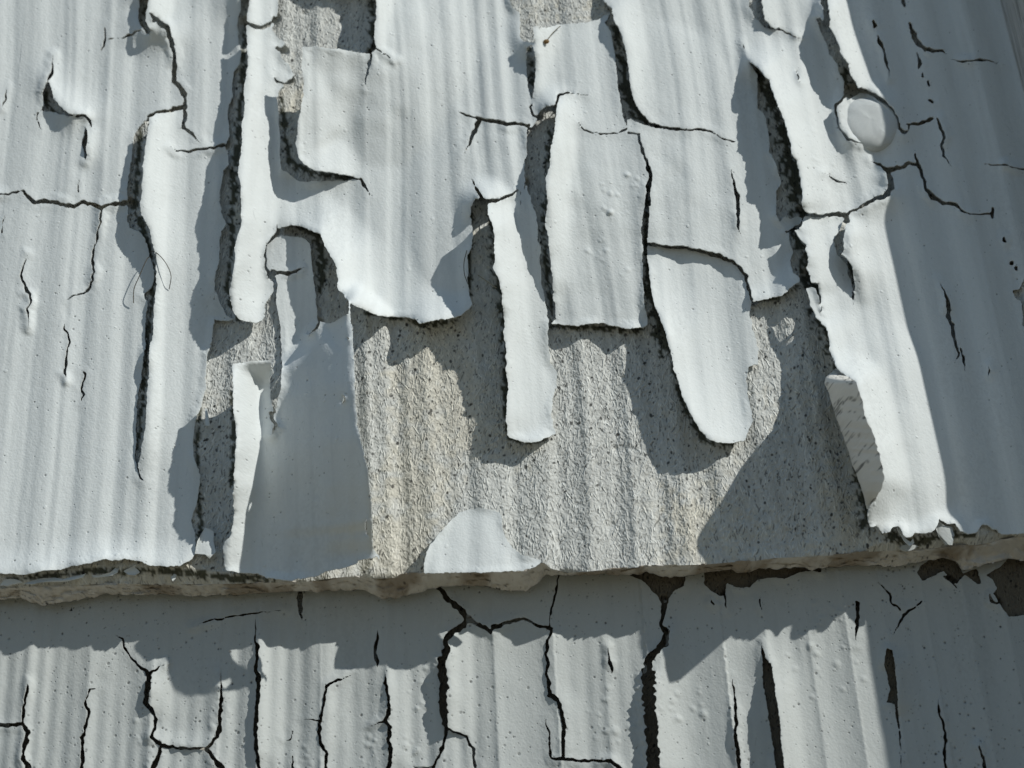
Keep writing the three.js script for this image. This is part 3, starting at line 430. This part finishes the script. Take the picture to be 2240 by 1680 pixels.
// heights (mm) to which edges have lifted
const upperLifts = [
  { on: [640, 470], line: '830,-30,4 828,100,3.8', r: 130, p: 2.3 },
  { on: [720, 300], line: '700,112,5.6 760,116,4.8 800,124,3.8', r: 270, p: 1.0 }, { on: [720, 300], line: '667,110,6.2 668,200,5.6 655,280,4.8 656,335,4.2 680,362,3.6 730,373,2.4 785,386,0.6', r: 170, p: 1.2 },
  { on: [640, 470], line: '545,-20,3.0 543,70,3.2 543,170,3.4 532,300,4.8 530,400,5.6 528,480,5.8 518,560,5.4 506,640,4.8 520,692,3.4', r: 115, p: 1.9 },
  { on: [640, 470], line: '525,696,1.6 572,698,1.0', r: 60 },
  { on: [640, 470], line: '640,489,1.4 700,506,3.6 735,570,5.0 742,632,5.4 775,664,5.0 800,678,1.2', r: 120, p: 2.2 },
  { on: [640, 470], line: '880,690,0.6 905,694,1.6 930,702,3.6 965,696,3.6 1000,690,2.4 1030,668,1.6', r: 90, p: 2.0 },
  { on: [640, 470], line: '1028,600,1.6 1026,540,1.2', r: 60 },
  { on: [650, 850], line: '512,800,6.2 512,860,7.0 514,940,7.6 516,980,7.4 512,1060,5.8 500,1150,3.6 494,1240,1.6', r: 64, p: 1.0 },
  { on: [650, 850], within: '560,1300 540,1150 532,856 592,826 620,800 672,752 680,722 702,700 780,630 860,700 860,1300', line: '762,664,9.6 768,720,11 772,780,12', r: 150, p: 1.15 },
  { on: [650, 850], line: '684,545,0.5 692,610,0.7 696,690,0.7', r: 70 },
  { on: [650, 850], within: '560,1300 540,1150 532,856 592,826 620,800 672,752 680,722 702,700 780,630 860,700 860,1300', line: '772,780,12 776,840,13.6 788,960,13.8 806,1060,12 812,1140,9 818,1205,5.5', r: 300, p: 1.9 },
  { on: [650, 850], line: '510,798,5.6 560,792,5.0 594,788,4.6', r: 70, p: 1.4 },
  { on: [1080, 300], line: '1064,446,6.4 1080,500,7.2 1084,560,7.2 1096,625,6.6 1104,690,4.6 1108,780,3.4 1110,900,3.0 1110,948,2.4', r: 92, p: 1.7 },
  { on: [1080, 300], line: '1050,262,1.5 1040,296,1.5', r: 50 }, { on: [1080, 300], line: '1115,958,1.6 1180,962,1.2', r: 50 },
  { on: [1250, 150], line: '1170,70,3.6 1174,130,2.2 1172,200,1.6', r: 100, p: 2.2 },
  { on: [1290, 500], line: '1215,420,2.0 1390,420,2.0', r: 380, p: 0.6 }, { on: [1290, 500], line: '1219,240,4.6 1212,320,5.6 1200,400,5.6 1200,450,5.0 1206,560,3.4 1212,620,2.6 1214,690,1.0', r: 100, p: 1.8 },
  { on: [1290, 500], line: '1230,707,0.9 1330,706,0.9 1410,713,0.8', r: 60 }, { on: [1290, 500], line: '1222,210,1.0 1260,206,0.8 1300,212,0.4', r: 40 },
  { on: [1450, 150], line: '1345,35,2.2 1374,110,2.2 1384,200,2.2 1410,252,1.6 1450,272,1.2 1520,278,0.8', r: 100, p: 2.3 },
  { on: [1480, 420], line: '1402,310,0.8 1428,400,1.1 1422,520,0.7', r: 70 }, { on: [1480, 420], line: '1650,648,1.0 1700,646,1.3 1745,612,1.6', r: 70 },
  { on: [1500, 700], line: '1420,560,0.6 1430,660,2.0 1460,735,3.4 1480,820,3.4 1512,906,3.7 1545,955,3.0 1600,967,1.5', r: 130, p: 2.1 },
  { on: [1720, 200], line: '1630,118,0.8 1668,158,4.6 1703,230,5.8 1735,330,6.0 1757,440,5.6', r: 120, p: 2.2 }, { on: [1720, 200], line: '1668,10,1.8 1680,48,1.6 1710,64,0.4', r: 70 },
  { on: [1960, 700], line: '1756,500,3.4 1772,560,3.8 1780,610,3.4 1786,700,2.8 1814,730,3.4 1820,780,4.2 1840,808,5.5 1880,840,7 1898,910,7.2 1920,980,7.2 1934,1050,6.6 1905,1115,5 1902,1140,4', r: 95, p: 1.7 }, { on: [1960, 700], line: '1790,690,0.8 1820,780,1.8 1880,850,2.3 1905,950,2.4 1934,1050,2.2 1920,1110,2.0', r: 160, p: 0.7 },
  { on: [1900, 500], line: '1864,488,2.0 1860,510,3.6 1858,552,3.8 1882,600,2.8 1886,640,1.4', r: 80, p: 2.3 }, { on: [1900, 500], line: '1865,464,1.8 1900,452,1.4 1945,430,1.2', r: 60 },
  { on: [1900, 100], line: '1815,20,3.4 1830,72,3.6 1860,140,3.5 1884,190,2.8', r: 70, p: 2.4 },
  { on: [1900, 100], line: '1905,196,2.0 1955,240,1.4 1975,285,0.8', r: 50 }, { on: [1900, 330], line: '1836,235,1.6 1838,265,1.6 1860,302,1.2', r: 80 },
  { on: [1720, 200], line: '1935,385,1.6 1944,405,1.6 1930,428,1.2', r: 40 },
  { on: [400, 500], line: '330,265,2.8 318,350,3.5 314,450,3.4 345,560,1.8 342,650,1.2 334,800,1.3 326,900,1.5 318,980,1.2 310,1035,0.4', r: 110, p: 2.4 },
  { on: [400, 500], line: '480,330,0.5 478,450,0.5 462,640,0.6', r: 60 },
  { on: [420, 150], line: '328,-30,3.2 328,60,2.8 372,70,1.4', r: 90, p: 2.3 },
  { on: [250, 150], line: '112,176,1.0 120,212,1.9 150,242,1.9 190,250,1.0', r: 80, p: 2.3 }, { on: [250, 150], line: '200,285,1.0 192,320,1.3 194,345,0.5', r: 40 },
  { on: [560, 20], line: '548,0,1.6 545,42,1.6 580,52,1.2', r: 40 },
  { on: [1030, 1180], line: '930,1246,1.5 1000,1250,1.8 1080,1246,1.8 1136,1240,1.4', r: 150, p: 0.9 },
  { on: [60, 1200], line: '0,1248,0.9 130,1238,0.9 230,1220,1.2 320,1230,1.0 400,1232,0.9', r: 60 },
  { on: [1960, 700], line: '1945,1160,3.0 2000,1166,2.2 2050,1150,2.0 2120,1164,0.8', r: 70 }];
const upperSeams = ['439,316 436,328', '116,119 150,-420', '229,55 222,-420', '93,287 80,350 60,430', '-520,424 -30,424', '146,656 141,704', '146,831 160,822 179,811', '176,885 168,1060 170,1240', '315,1052 312,1130 318,1232',
  '1015,339 1024,365 1033,389', '1287,208 1320,212 1354,218', '1624,94 1632,60 1648,34', '1756,85 1770,60 1790,38', '1615,310 1650,312 1681,320', '1904,321 1908,336 1904,350', '1985,289 1995,312 2002,336', '2083,365 2075,400 2063,443', '1978,12 1991,52', '2011,149 2019,160', '2019,166 2030,178', '2031,188 2034,220', '2040,222 2042,260', '2199,143 2400,150 2740,150', '2083,365 2120,362 2152,359', '2260,372 2740,380', '2171,475 2197,521', '2198,527 2213,571', '2224,590 2232,640', '2235,715 2245,900 2260,1170', '2089,791 2096,900 2110,1170', '2054,611 2035,520 2025,411', '2040,260 2050,260', '314,-25 300,-420', '537,-25 520,-420', '716,-25 716,-420', '1210,-35 1200,-420', '1650,-25 1640,-420', '1801,-25 1790,-420', '1973,-15 1950,-420'];
const nUpper = buildCourse({ seams: upperSeams, box: [-520, -420, 2740, 1300], gaps: upperGaps, cracks: upperCracks, islands: upperIslands, lifts: upperLifts, base: 0.62, relief: filmRelief, thick: 0.25, material: paintUpper, root: upper, labels: [
  [650, 850, 'cupped flake whose right edge stands up over the bare patch'], [1150, 600, 'long narrow paint strip hanging beside the bare patch'], [1500, 700, 'tapering flake with rounded lower end curling off'],
  [1030, 1180, 'small rounded flake left on the lower edge of the bare patch'], [640, 470, 'broad flake with a square raised tab'], [1290, 500, 'flat blistered rectangular flake'], [1960, 700, 'wide flake rolled back along its left edge']] });
{ // the rolled-back rim of the wide flake, showing the side that lay on the cement
  const L = [[1829, 806], [1806, 826], [1804, 838], [1814, 867], [1831, 916], [1852, 968], [1866, 1014], [1881, 1060], [1892, 1095], [1899, 1114]], R = [[1840, 812], [1855, 826], [1872, 836], [1881, 858], [1891, 907], [1909, 945], [1918, 974], [1929, 1017], [1935, 1049], [1928, 1072], [1903, 1114]];
  const arc = (P) => { const c = [0]; for (let i = 1; i < P.length; i++) c.push(c[i - 1] + Math.hypot(P[i][0] - P[i - 1][0], P[i][1] - P[i - 1][1])); return (t) => { const s = t * c[c.length - 1]; let i = 1; while (i < P.length - 1 && c[i] < s) i++; const k = (s - c[i - 1]) / (c[i] - c[i - 1]); return [P[i - 1][0] + (P[i][0] - P[i - 1][0]) * k, P[i - 1][1] + (P[i][1] - P[i - 1][1]) * k]; }; };
  const l = arc(L), r = arc(R), v = [], ix = [], p = [0, 0, 0], A = 90, B = 26;
  for (const off of [0, 0.32]) for (let a = 0; a <= A; a++) for (let b = 0; b <= B; b++) {
    const t = a / A, q = l(t), w = r(t), wd = Math.hypot(w[0] - q[0], w[1] - q[1]) / 13.6;
    // the film comes from under the flake at the right, turns sharply at the left and stands up to its torn rim at the right
    const end = step(0, 0.10, t) * step(1, 0.86, t), u = b / B, low = u < 0.4, k = low ? u / 0.4 : (u - 0.4) / 0.6, side = low ? Math.sin(k * Math.PI / 2) : Math.cos(Math.pow(k, 0.8) * Math.PI / 2);
    const z0 = 4.2 + 2.2 * step(0, 0.12, t) * step(1.05, 0.8, t), rise = (0.5 + 1.8 * wd) * (0.15 + 0.85 * end);
    const z = low ? z0 - 0.6 * k - off : z0 - 0.6 + 0.5 * Math.sqrt(k) * end + rise * k - off * (1 - k), jx = 2.5 * noise(a / 2.2, 3) * (low ? 0 : k) * end;
    wall(w[0] + (q[0] - w[0] + 2.2 * noise(a / 9, 40) + 1.2 * noise(a / 3, 60)) * side + jx + (off ? 3 * Math.sin(Math.PI * u) : 0), w[1] + (q[1] - w[1]) * side + (low ? 0 : 0.1 * noise(a / 7, b / 5)), z, p); v.push(p[0] * MM, p[1] * MM, p[2] * MM);
  }
  const n = B + 1, m = (A + 1) * n;
  for (let a = 0; a < A; a++) for (let b = 0; b < B; b++) { const i = a * n + b; ix.push(i, i + n, i + n + 1, i, i + n + 1, i + 1); ix.push(m + i, m + i + n + 1, m + i + n, m + i, m + i + 1, m + i + n + 1); }
  for (let a = 0; a < A; a++) { const i = a * n + B; ix.push(i, i + n, m + i + n, i, m + i + n, m + i); }
  part('paint_curl', geo(v, ix), filmBack, upper.children.find((o) => o.userData.label === 'wide flake rolled back along its left edge'), 'rolled-back rim of paint showing its speckled beige underside');
}
{ // the nail that holds the shingle, under the same paint
  const c = at(1903, 264, 1.7), prof = [[0, 0.42], [1.5, 0.41], [2.6, 0.37], [3.4, 0.27], [4.0, 0.1], [4.5, -0.15], [4.9, -0.45], [5.15, -0.8], [5.3, -1.6]].map(([r, h]) => new THREE.Vector2(r * MM, h * MM)).reverse();
  const g = new THREE.LatheGeometry(prof, 56); g.rotateX(Math.PI / 2); const P = g.attributes.position;
  for (let i = 0; i < P.count; i++) { const x = P.getX(i) / MM, y = P.getY(i) / MM; P.setZ(i, P.getZ(i) + MM * (0.08 * noise(x * 0.8 + 5, y * 0.8) - 0.0 * x)); }
  g.computeVertexNormals(); g.translate(c.x, c.y, c.z); part('nail_head', g, paintUpper, upper, 'round nail head thickly painted over');
}

// ------------------------------------------------------------------ lower shingle
const lowerCracks = [
  '252,1390,1 269,1395,4 271,1414,5 285,1436,5 298,1452,5 317,1466,7 325,1480,11 323,1501,13 317,1537,10 334,1558,8 340,1574,8 336,1593,8 331,1610,9 353,1631,10 388,1636,6 423,1638,6 448,1638,7 461,1629,7 472,1612,8 480,1596,9 480,1569,10 483,1542,9 484,1515,6 483,1469,1',
  '328,1473,5 361,1451,1', '350,1637,10 344,1659,11 334,1680,11 330,2070,10', '450,1640,9 467,1659,11 486,1680,12 520,2070,10',
  '61,1490,1 58,1515,7 52,1542,7 49,1580,9 60,1604,11 52,1637,9 50,1659,12 62,1680,13 80,2070,10', '-300,1590,7 -20,1583,7 0,1584,8 22,1587,9 46,1583,9',
  '217,1504,1 195,1508,4 190,1526,5 184,1539,7 193,1553,8 190,1580,8 186,1602,9 178,1615,9 180,1642,9 179,1680,10 180,2070,10',
  '559,1349,1 559,1404,5 563,1414,8 560,1466,9 566,1480,10 564,1528,10 560,1569,10 560,1623,9 563,1664,8 567,1680,8 575,2070,8', '640,1599,4 637,1617,4 626,1618,3', '640,1656,4 641,1690,5',
  '655,1296,10 657,1333,9 661,1360,1', '771,1475,1 744,1485,4 714,1501,5 709,1520,6 707,1547,6 701,1572,7 699,1604,8 701,1626,7 714,1648,7 712,1680,7 715,2070,7', '665,1574,1 698,1575,5',
  '827,1376,1 825,1398,5 820,1425,7 824,1444,7 827,1461,1', '844,1471,1 843,1496,7 850,1523,8 850,1561,9 843,1574,8 854,1591,9 849,1615,8 854,1637,9 853,1653,9 850,1680,11 850,2070,10', '811,1588,1 843,1576,5',
  '956,1280,9 983,1314,11 1015,1341,13 1026,1355,12 1056,1371,9 1075,1381,9 1081,1371,9 1108,1363,9 1144,1353,7 1160,1360,6 1176,1368,6 1201,1371,6 1207,1374,5',
  '1024,1349,12 1015,1368,13 991,1382,13 973,1401,12 977,1423,14 967,1444,16 966,1474,20 971,1496,20 969,1528,18 971,1556,16 973,1580,13 975,1593,9 972,1623,7 961,1653,7 948,1678,6 930,2070,6', '980,1595,5 1018,1610,5 1034,1637,7 1038,1664,7 1041,1680,7 1043,2070,6', '905,1679,3 948,1678,5',
  '1222,1250,3 1217,1295,5 1209,1322,5 1202,1360,3 1206,1382,6 1198,1398,7 1195,1428,7 1199,1458,6 1195,1474,6 1202,1493,8 1202,1520,9 1220,1531,9 1226,1553,10 1231,1577,9 1235,1591,9 1231,1615,9 1233,1637,9 1231,1661,9 1271,1665,7 1304,1664,6 1336,1664,7 1350,1675,8 1365,1690,8 1380,2070,8', '1195,1570,1 1195,1585,4 1202,1604,5 1203,1650,6 1209,1659,6 1231,1661,6',
  '1330,1417,2 1332,1442,5 1338,1461,5 1339,1477,1', '1455,1318,14 1448,1355,6 1445,1366,6 1456,1382,16 1456,1406,15 1434,1425,15 1418,1447,19 1418,1474,28 1420,1528,29 1423,1577,28 1429,1623,25 1429,1680,31 1430,2070,28', '1663,1310,5 1665,1332,3', '1586,1303,5 1588,1340,1',
  '1600,1478,1 1606,1512,4 1611,1562,7 1609,1599,8 1614,1648,9 1618,1680,9 1640,2070,9', '1967,1600,5 1970,1640,2 1972,1690,2', '2048,1515,1 2056,1562,5 2064,1585,7 2070,1622,7 2066,1645,6 2070,1680,6 2080,2070,6', '2141,1631,4 2150,1657,7 2153,1680,6 2160,2070,6',
  '1921,1275,2 1947,1301,5 1950,1319,4 1970,1332,6', '2017,1316,3 1999,1330,4 1976,1345,7 1962,1374,4 1953,1391,1', '1876,1318,8 1875,1365,9 1872,1410,1', '2165,1300,2 2170,1314,8 2180,1320,7', '1180,1372,1 1206,1376,4', '157,1327,1 158,1336,4 152,1337,3', '420,1371,1 461,1357,4 520,1347,4 559,1341,4 625,1334,1',
  '2066,1262,5 2090,1280,4 2094,1287,2'];
const lower = thing('siding_shingle', 'lower cement siding shingle of narrow cupped paint strips, shaded along its top', 'siding shingle', 'overlapping cement siding shingles');
{
  const X = []; for (let x = -520; x <= 2740; x += x < -20 || x > 2260 ? 14 : 5.5) X.push(x);
  const Y = []; for (let y = 1170; y <= 2050; y += y > 1700 ? 16 : 5.5) Y.push(y);
  const v = [], ix = [], p = [0, 0, 0], groove = grooves(lowerCracks);
  for (const py of Y) for (const px of X) { wall(px, py, Z2, p); const z = Z2 - 0.1 - 1.2 * groove(px, py) + 0.4 * cups(p[0], p[1]) + 0.1 * fbm(p[0] / 1.2, p[1] / 1.5, 3) + 0.2 * noise(p[0] / 4, p[1] / 4); wall(px, py, z, p); v.push(p[0] * MM, p[1] * MM, p[2] * MM); }
  const n = X.length; for (let j = 0; j < Y.length - 1; j++) for (let i = 0; i < n - 1; i++) { const a = j * n + i; ix.push(a, a + n, a + n + 1, a, a + n + 1, a + 1); }
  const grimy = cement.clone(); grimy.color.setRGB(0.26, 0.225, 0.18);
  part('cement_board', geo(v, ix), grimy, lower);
  const top = at(1120, 1100, -9).y, bot = at(1120, 2030, -9).y, g = new THREE.BoxGeometry(0.9, 0.4, 0.005); g.translate(0, bot - 0.195, -0.0118);
  const g2 = new THREE.BoxGeometry(0.9, top - bot, 0.004); g2.translate(0, (top + bot) / 2, -0.0114);
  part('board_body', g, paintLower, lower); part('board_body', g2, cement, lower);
}
const lowerGaps = ['-620,1000 2860,1000 2860,1170 -620,1200',
  '1374,1258 1401,1268 1415,1279 1423,1290 1439,1306 1447,1322 1458,1322 1467,1303 1477,1290 1496,1282 1499,1268 1500,1220 1370,1220', '1540,1279 1553,1292 1572,1303 1586,1303 1589,1273 1610,1285 1640,1285 1658,1267 1695,1264 1716,1267 1739,1255 1762,1249 1797,1252 1797,1210 1540,1220',
  '2005,1252 2014,1238 2048,1215 2077,1213 2098,1235 2109,1258 2092,1278 2086,1269 2063,1249 2028,1267 2017,1272', '2155,1258 2190,1238 2202,1223 2225,1200 2260,1250 2260,1345 2207,1350 2199,1339 2173,1298 2179,1287 2173,1269', '2106,1255 2138,1243 2150,1278 2138,1278', '1556,1309 1560,1316 1568,1322 1562,1327 1553,1318',
  '1667,1405 1675,1437 1687,1452 1693,1484 1698,1518 1704,1562 1708,1605 1713,1648 1718,1690 1740,2070 1715,2070 1698,1680 1693,1657 1687,1605 1681,1573 1677,1533 1669,1504 1668,1460 1665,1423',
  '1941,1417 1953,1423 1959,1455 1963,1489 1965,1547 1969,1591 1967,1605 1959,1570 1957,1541 1940,1536 1947,1507 1940,1481 1934,1452 1937,1429'];
const lowerLifts = [
  { on: [620, 1600], line: '574,1400,0.5 570,1470,1.1 574,1560,1.1 572,1650,1.0', r: 60 }, { on: [1010, 1550], line: '986,1400,1.4 984,1450,2.0 986,1520,2.2 984,1588,1.6', r: 70 },
  { on: [1500, 1550], line: '1450,1430,1.6 1440,1500,2.0 1444,1600,1.8 1448,1680,1.8', r: 80 }, { on: [1800, 1550], line: '1690,1446,1.0 1702,1510,2.4 1712,1600,2.6 1722,1690,2.2', r: 80 },
  { on: [400, 1560], line: '336,1484,1.0 332,1510,1.4 330,1540,1.0', r: 60 }, { on: [400, 1560], line: '345,1620,0.6 390,1628,0.7 450,1628,0.6', r: 40 }, { on: [770, 1600], line: '720,1505,0.4 716,1560,0.6 714,1620,0.5', r: 40 },
  { on: [900, 1600], line: '860,1500,0.6 862,1580,0.7 866,1660,0.7', r: 50 }, { on: [1300, 1600], line: '1212,1400,0.5 1214,1500,0.6 1244,1560,0.6 1246,1640,0.6', r: 40 },
  { on: [1080, 1340], line: '1060,1366,0.6 1110,1356,0.5', r: 40 }, { on: [2000, 1560], line: '1966,1450,0.9 1972,1540,1.0', r: 40 }, { on: [1560, 1480], line: '1470,1380,0.8 1466,1410,1.0', r: 50 }];
const lowerSeams = ['252,1390 244,1340 240,1190', '559,1349 556,1190', '655,1296 655,1190', '661,1360 672,1440 714,1501', '827,1376 822,1300 820,1190', '827,1461 836,1466 844,1471', '61,1490 52,1400 46,1190', '217,1504 208,1420 200,1190', '483,1469 480,1380 478,1190', '956,1280 950,1190', '1222,1250 1222,1190', '1330,1417 1326,1330 1330,1190', '1339,1477 1340,1570 1336,1664', '1665,1332 1667,1405', '1663,1310 1664,1190', '1600,1478 1592,1400 1588,1340', '1953,1391 1947,1417', '2048,1515 2036,1400 2040,1190', '2141,1631 2146,1480 2165,1310', '1872,1410 1885,1700 1890,2050', '1876,1318 1870,1290', '-300,1590 -520,1592', '1920,1275 1905,1270'];
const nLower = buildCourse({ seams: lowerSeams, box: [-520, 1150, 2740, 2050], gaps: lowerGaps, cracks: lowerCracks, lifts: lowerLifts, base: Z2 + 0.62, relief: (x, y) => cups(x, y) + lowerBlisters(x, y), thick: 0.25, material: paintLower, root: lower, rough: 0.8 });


// ------------------------------------------------------------------ corner board at the right
{
  const t = thing('corner_board', 'weathered white vertical corner board at the right of the shingles', 'trim board');
  const x0 = at(2183, 0, 0).x, g = new THREE.BoxGeometry(0.09, 0.7, 0.029, 60, 90, 24), P = g.attributes.position;
  for (let i = 0; i < P.count; i++) if (P.getX(i) < -0.0449) P.setX(i, P.getX(i) + 0.0002 * noise(P.getY(i) * 60, P.getZ(i) * 900));
  g.translate(x0 + 0.045, 0, 0.005);
  const U = g.attributes.uv, N = g.attributes.normal; for (let i = 0; i < P.count; i++) U.setXY(i, (Math.abs(N.getX(i)) > 0.5 ? P.getZ(i) : P.getX(i)) / 0.06, P.getY(i) / 0.17);
  const grain = fieldOf((x, y) => 0.6 + 0.2 * noise(x * 1.2, y / 30) + 0.15 * noise(x * 3.1, y / 18) + 0.1 * noise(x * 7, y / 9)), col = fieldOf((x, y) => 0.55 + 0.05 * noise(x * 2, y / 25) + 0.03 * noise(x * 6, y / 10));
  for (let k = 0; k < 420; k++) { const x = rnd() * TS, y = rnd() * TS, l = 40 + rnd() * 200; stroke(grain, x, y, l, 1.57, 1.3, 0); stroke(col, x, y, l, 1.57, 0.9, 0.12); }
  part('board', g, new THREE.MeshStandardMaterial({ map: tex(mono(col, [1, 0.99, 0.95]), true), bumpMap: tex(mono(grain)), bumpScale: 0.0006, roughness: 0.8 }), t);
}

// ------------------------------------------------------------------ loose bits
function chipMesh(pts, h, bend, matl, thick = 0.3) { // a small curled chip: an outline in photograph points with its rim bent up
  const p = xy(pts), ring = []; for (let k = 0; k < p.length; k++) for (let m = 0; m < 2; m++) { const a = p[k], b = p[(k + 1) % p.length]; ring.push(new THREE.Vector2(a[0] + (b[0] - a[0]) * m / 2 + 1.6 * (rnd() - 0.5), a[1] + (b[1] - a[1]) * m / 2 + 1.6 * (rnd() - 0.5))); }
  const n = ring.length, tri = THREE.ShapeUtils.triangulateShape(ring, []), top = [], back = [], rim = [], ir = [], o = [0, 0, 0], ia = [], ib = [];
  for (const q of ring) { const z = h + bend * (0.5 + 0.5 * noise(q.x / 9, q.y / 9)); wall(q.x, q.y, z, o); top.push(o[0] * MM, o[1] * MM, o[2] * MM); back.push(o[0] * MM, o[1] * MM, (o[2] - thick) * MM); }
  const up = THREE.ShapeUtils.isClockWise(ring);
  for (const [a, b, c] of tri) { up ? ia.push(a, b, c) : ia.push(a, c, b); up ? ib.push(a, c, b) : ib.push(a, b, c); }
  for (let i = 0; i < n; i++) { const k = rim.length / 3; for (const q of [i, (i + 1) % n]) for (const w of [top, back]) rim.push(w[3 * q], w[3 * q + 1], w[3 * q + 2]); ir.push(k, k + 1, k + 2, k + 1, k + 3, k + 2); }
  return join([geo(top, ia), geo(back, ib), geo(rim, ir)]);
}
function loose(name, geometry, material, label, category, group) { const m = part(name, geometry, material, scene); m.name = numbered(name); m.userData = { label, category }; if (group) m.userData.group = group; return m; }
const crumb = (pts, h, bend, label, m = paintUpper) => loose('paint_chip', chipMesh(pts, h, bend, m), m, label, 'paint chip', 'loose paint chips along the joint');
crumb('431,1184 448,1154 467,1162 467,1184 472,1208 458,1222 448,1213 426,1211', 1.2, 0.8, 'crumpled white paint chip low in the dark gap left of the cupped flake');
crumb('448,893 453,893 459,931 449,931', 1.0, 0.5, 'thin white paint sliver stuck in the long dark gap left of the cupped flake');
crumb('50,1277 70,1270 95,1264 120,1264 141,1266 170,1259 187,1255 180,1262 145,1272 100,1272 70,1277', -0.6, 1.0, 'long thin curl of white paint in the joint at the left');
crumb('200,1258 217,1258 240,1252 252,1243 259,1243 257,1251 245,1258 222,1262 205,1263', -0.5, 1.2, 'curved white paint chip in the joint below the left flake');
crumb('270,1249 283,1243 296,1235 303,1240 306,1252 294,1258 280,1257', -0.3, 1.0, 'squarish white paint chip in the joint, right of the curved chip');
crumb('374,1262 380,1256 386,1257 382,1265 377,1272', -0.6, 0.6, 'tiny white paint crumb standing alone in the dark joint');
crumb('0,1280 8,1268 22,1266 40,1268 48,1274 30,1277 16,1282', -0.5, 0.9, 'cluster of white paint scraps at the left end of the joint');
crumb('1962,1152 1972,1160 1982,1178 1992,1186 1998,1178 2000,1188 1990,1194 1978,1182 1968,1166', 1.0, 1.2, 'white paint fragment hanging over the dark notch under the rolled-back flake');
crumb('2052,1136 2066,1150 2082,1152 2088,1170 2084,1192 2068,1190 2054,1172 2048,1158', 0.9, 1.4, 'broken grey-white paint fragment between two dark notches at lower right', paintLower);
crumb('1968,1200 1976,1192 1995,1190 2010,1195 1996,1203 1980,1206', -0.6, 0.6, 'flat paint fragment lying on the ledge at lower right', paintLower);
function strand(pts, r, color, label, name = 'dry_fibre', group = 'dry fibres caught on the paint') {
  const c = new THREE.CatmullRomCurve3(pts.map(([x, y, z]) => at(x, y, z)));
  loose(name, new THREE.TubeGeometry(c, 40, r * MM, 6), new THREE.MeshStandardMaterial({ color, roughness: 0.9 }), label, 'fibre', group);
}
strand([[330, 550, 2.2], [342, 553, 3], [363, 576, 3.4], [374, 603, 2.8], [370, 633, 1.5]], 0.07, 0x4a4438, 'thin dark fibre arching to the right of the long crack');
strand([[330, 560, 2], [323, 565, 2.3], [304, 606, 2.4], [293, 633, 2], [292, 663, 1.2]], 0.07, 0x4a4438, 'thin dark fibre trailing to the left of the long crack');
strand([[1021, 548, 2.4], [1015, 575, 3], [1016, 600, 3], [1024, 622, 2.4]], 0.06, 0x4a4438, 'fine fibre looping along the edge of the broad flake');
strand([[1046, 602, 1.2], [1066, 616, 2.4], [1086, 630, 3]], 0.08, 0x9a927c, 'pale straw fibre across the gap beside the narrow strip');
strand([[513, 1060, 4.8], [520, 1068, 5.4], [533, 1072, 5]], 0.09, 0x6a6252, 'short curved fibre on the lit rim of the cupped flake');
strand([[1196, 90, 3.4], [1206, 76, 3.2], [1222, 60, 2.2], [1226, 57, 2]], 0.08, 0x5c5440, 'stalk of the tiny seed at the top', 'seed_stalk', undefined);
{ const g = new THREE.SphereGeometry(0.45 * MM, 16, 12); g.scale(1.2, 0.9, 0.8); const c = at(1195, 91, 3.2); g.translate(c.x, c.y, c.z); loose('seed', g, new THREE.MeshStandardMaterial({ color: 0x7a5f38, roughness: 0.8 }), 'tiny brown seed stuck on paint just below the bare patch at the top', 'seed'); }

// ------------------------------------------------------------------ wall behind and ground in front
{
  const g = new THREE.BoxGeometry(6, 3.2, 0.1); g.translate(0, 0.4, -0.066);
  const m = part('wall', g, new THREE.MeshStandardMaterial({ color: 0xb9bcbb, roughness: 0.9 }), scene); m.userData = { kind: 'structure', label: 'wall that carries the siding', category: 'wall' };
  const q = new THREE.PlaneGeometry(300, 300, 1, 1); q.rotateX(-Math.PI / 2); q.translate(0, -1.2, 100);
  const f = part('ground', q, new THREE.MeshStandardMaterial({ color: 0x7d745e, roughness: 1 }), scene); f.userData = { kind: 'structure' };
}
scene.traverse((o) => { if (o.isMesh) o.castShadow = o.receiveShadow = true; });
renderer.render(scene, camera);
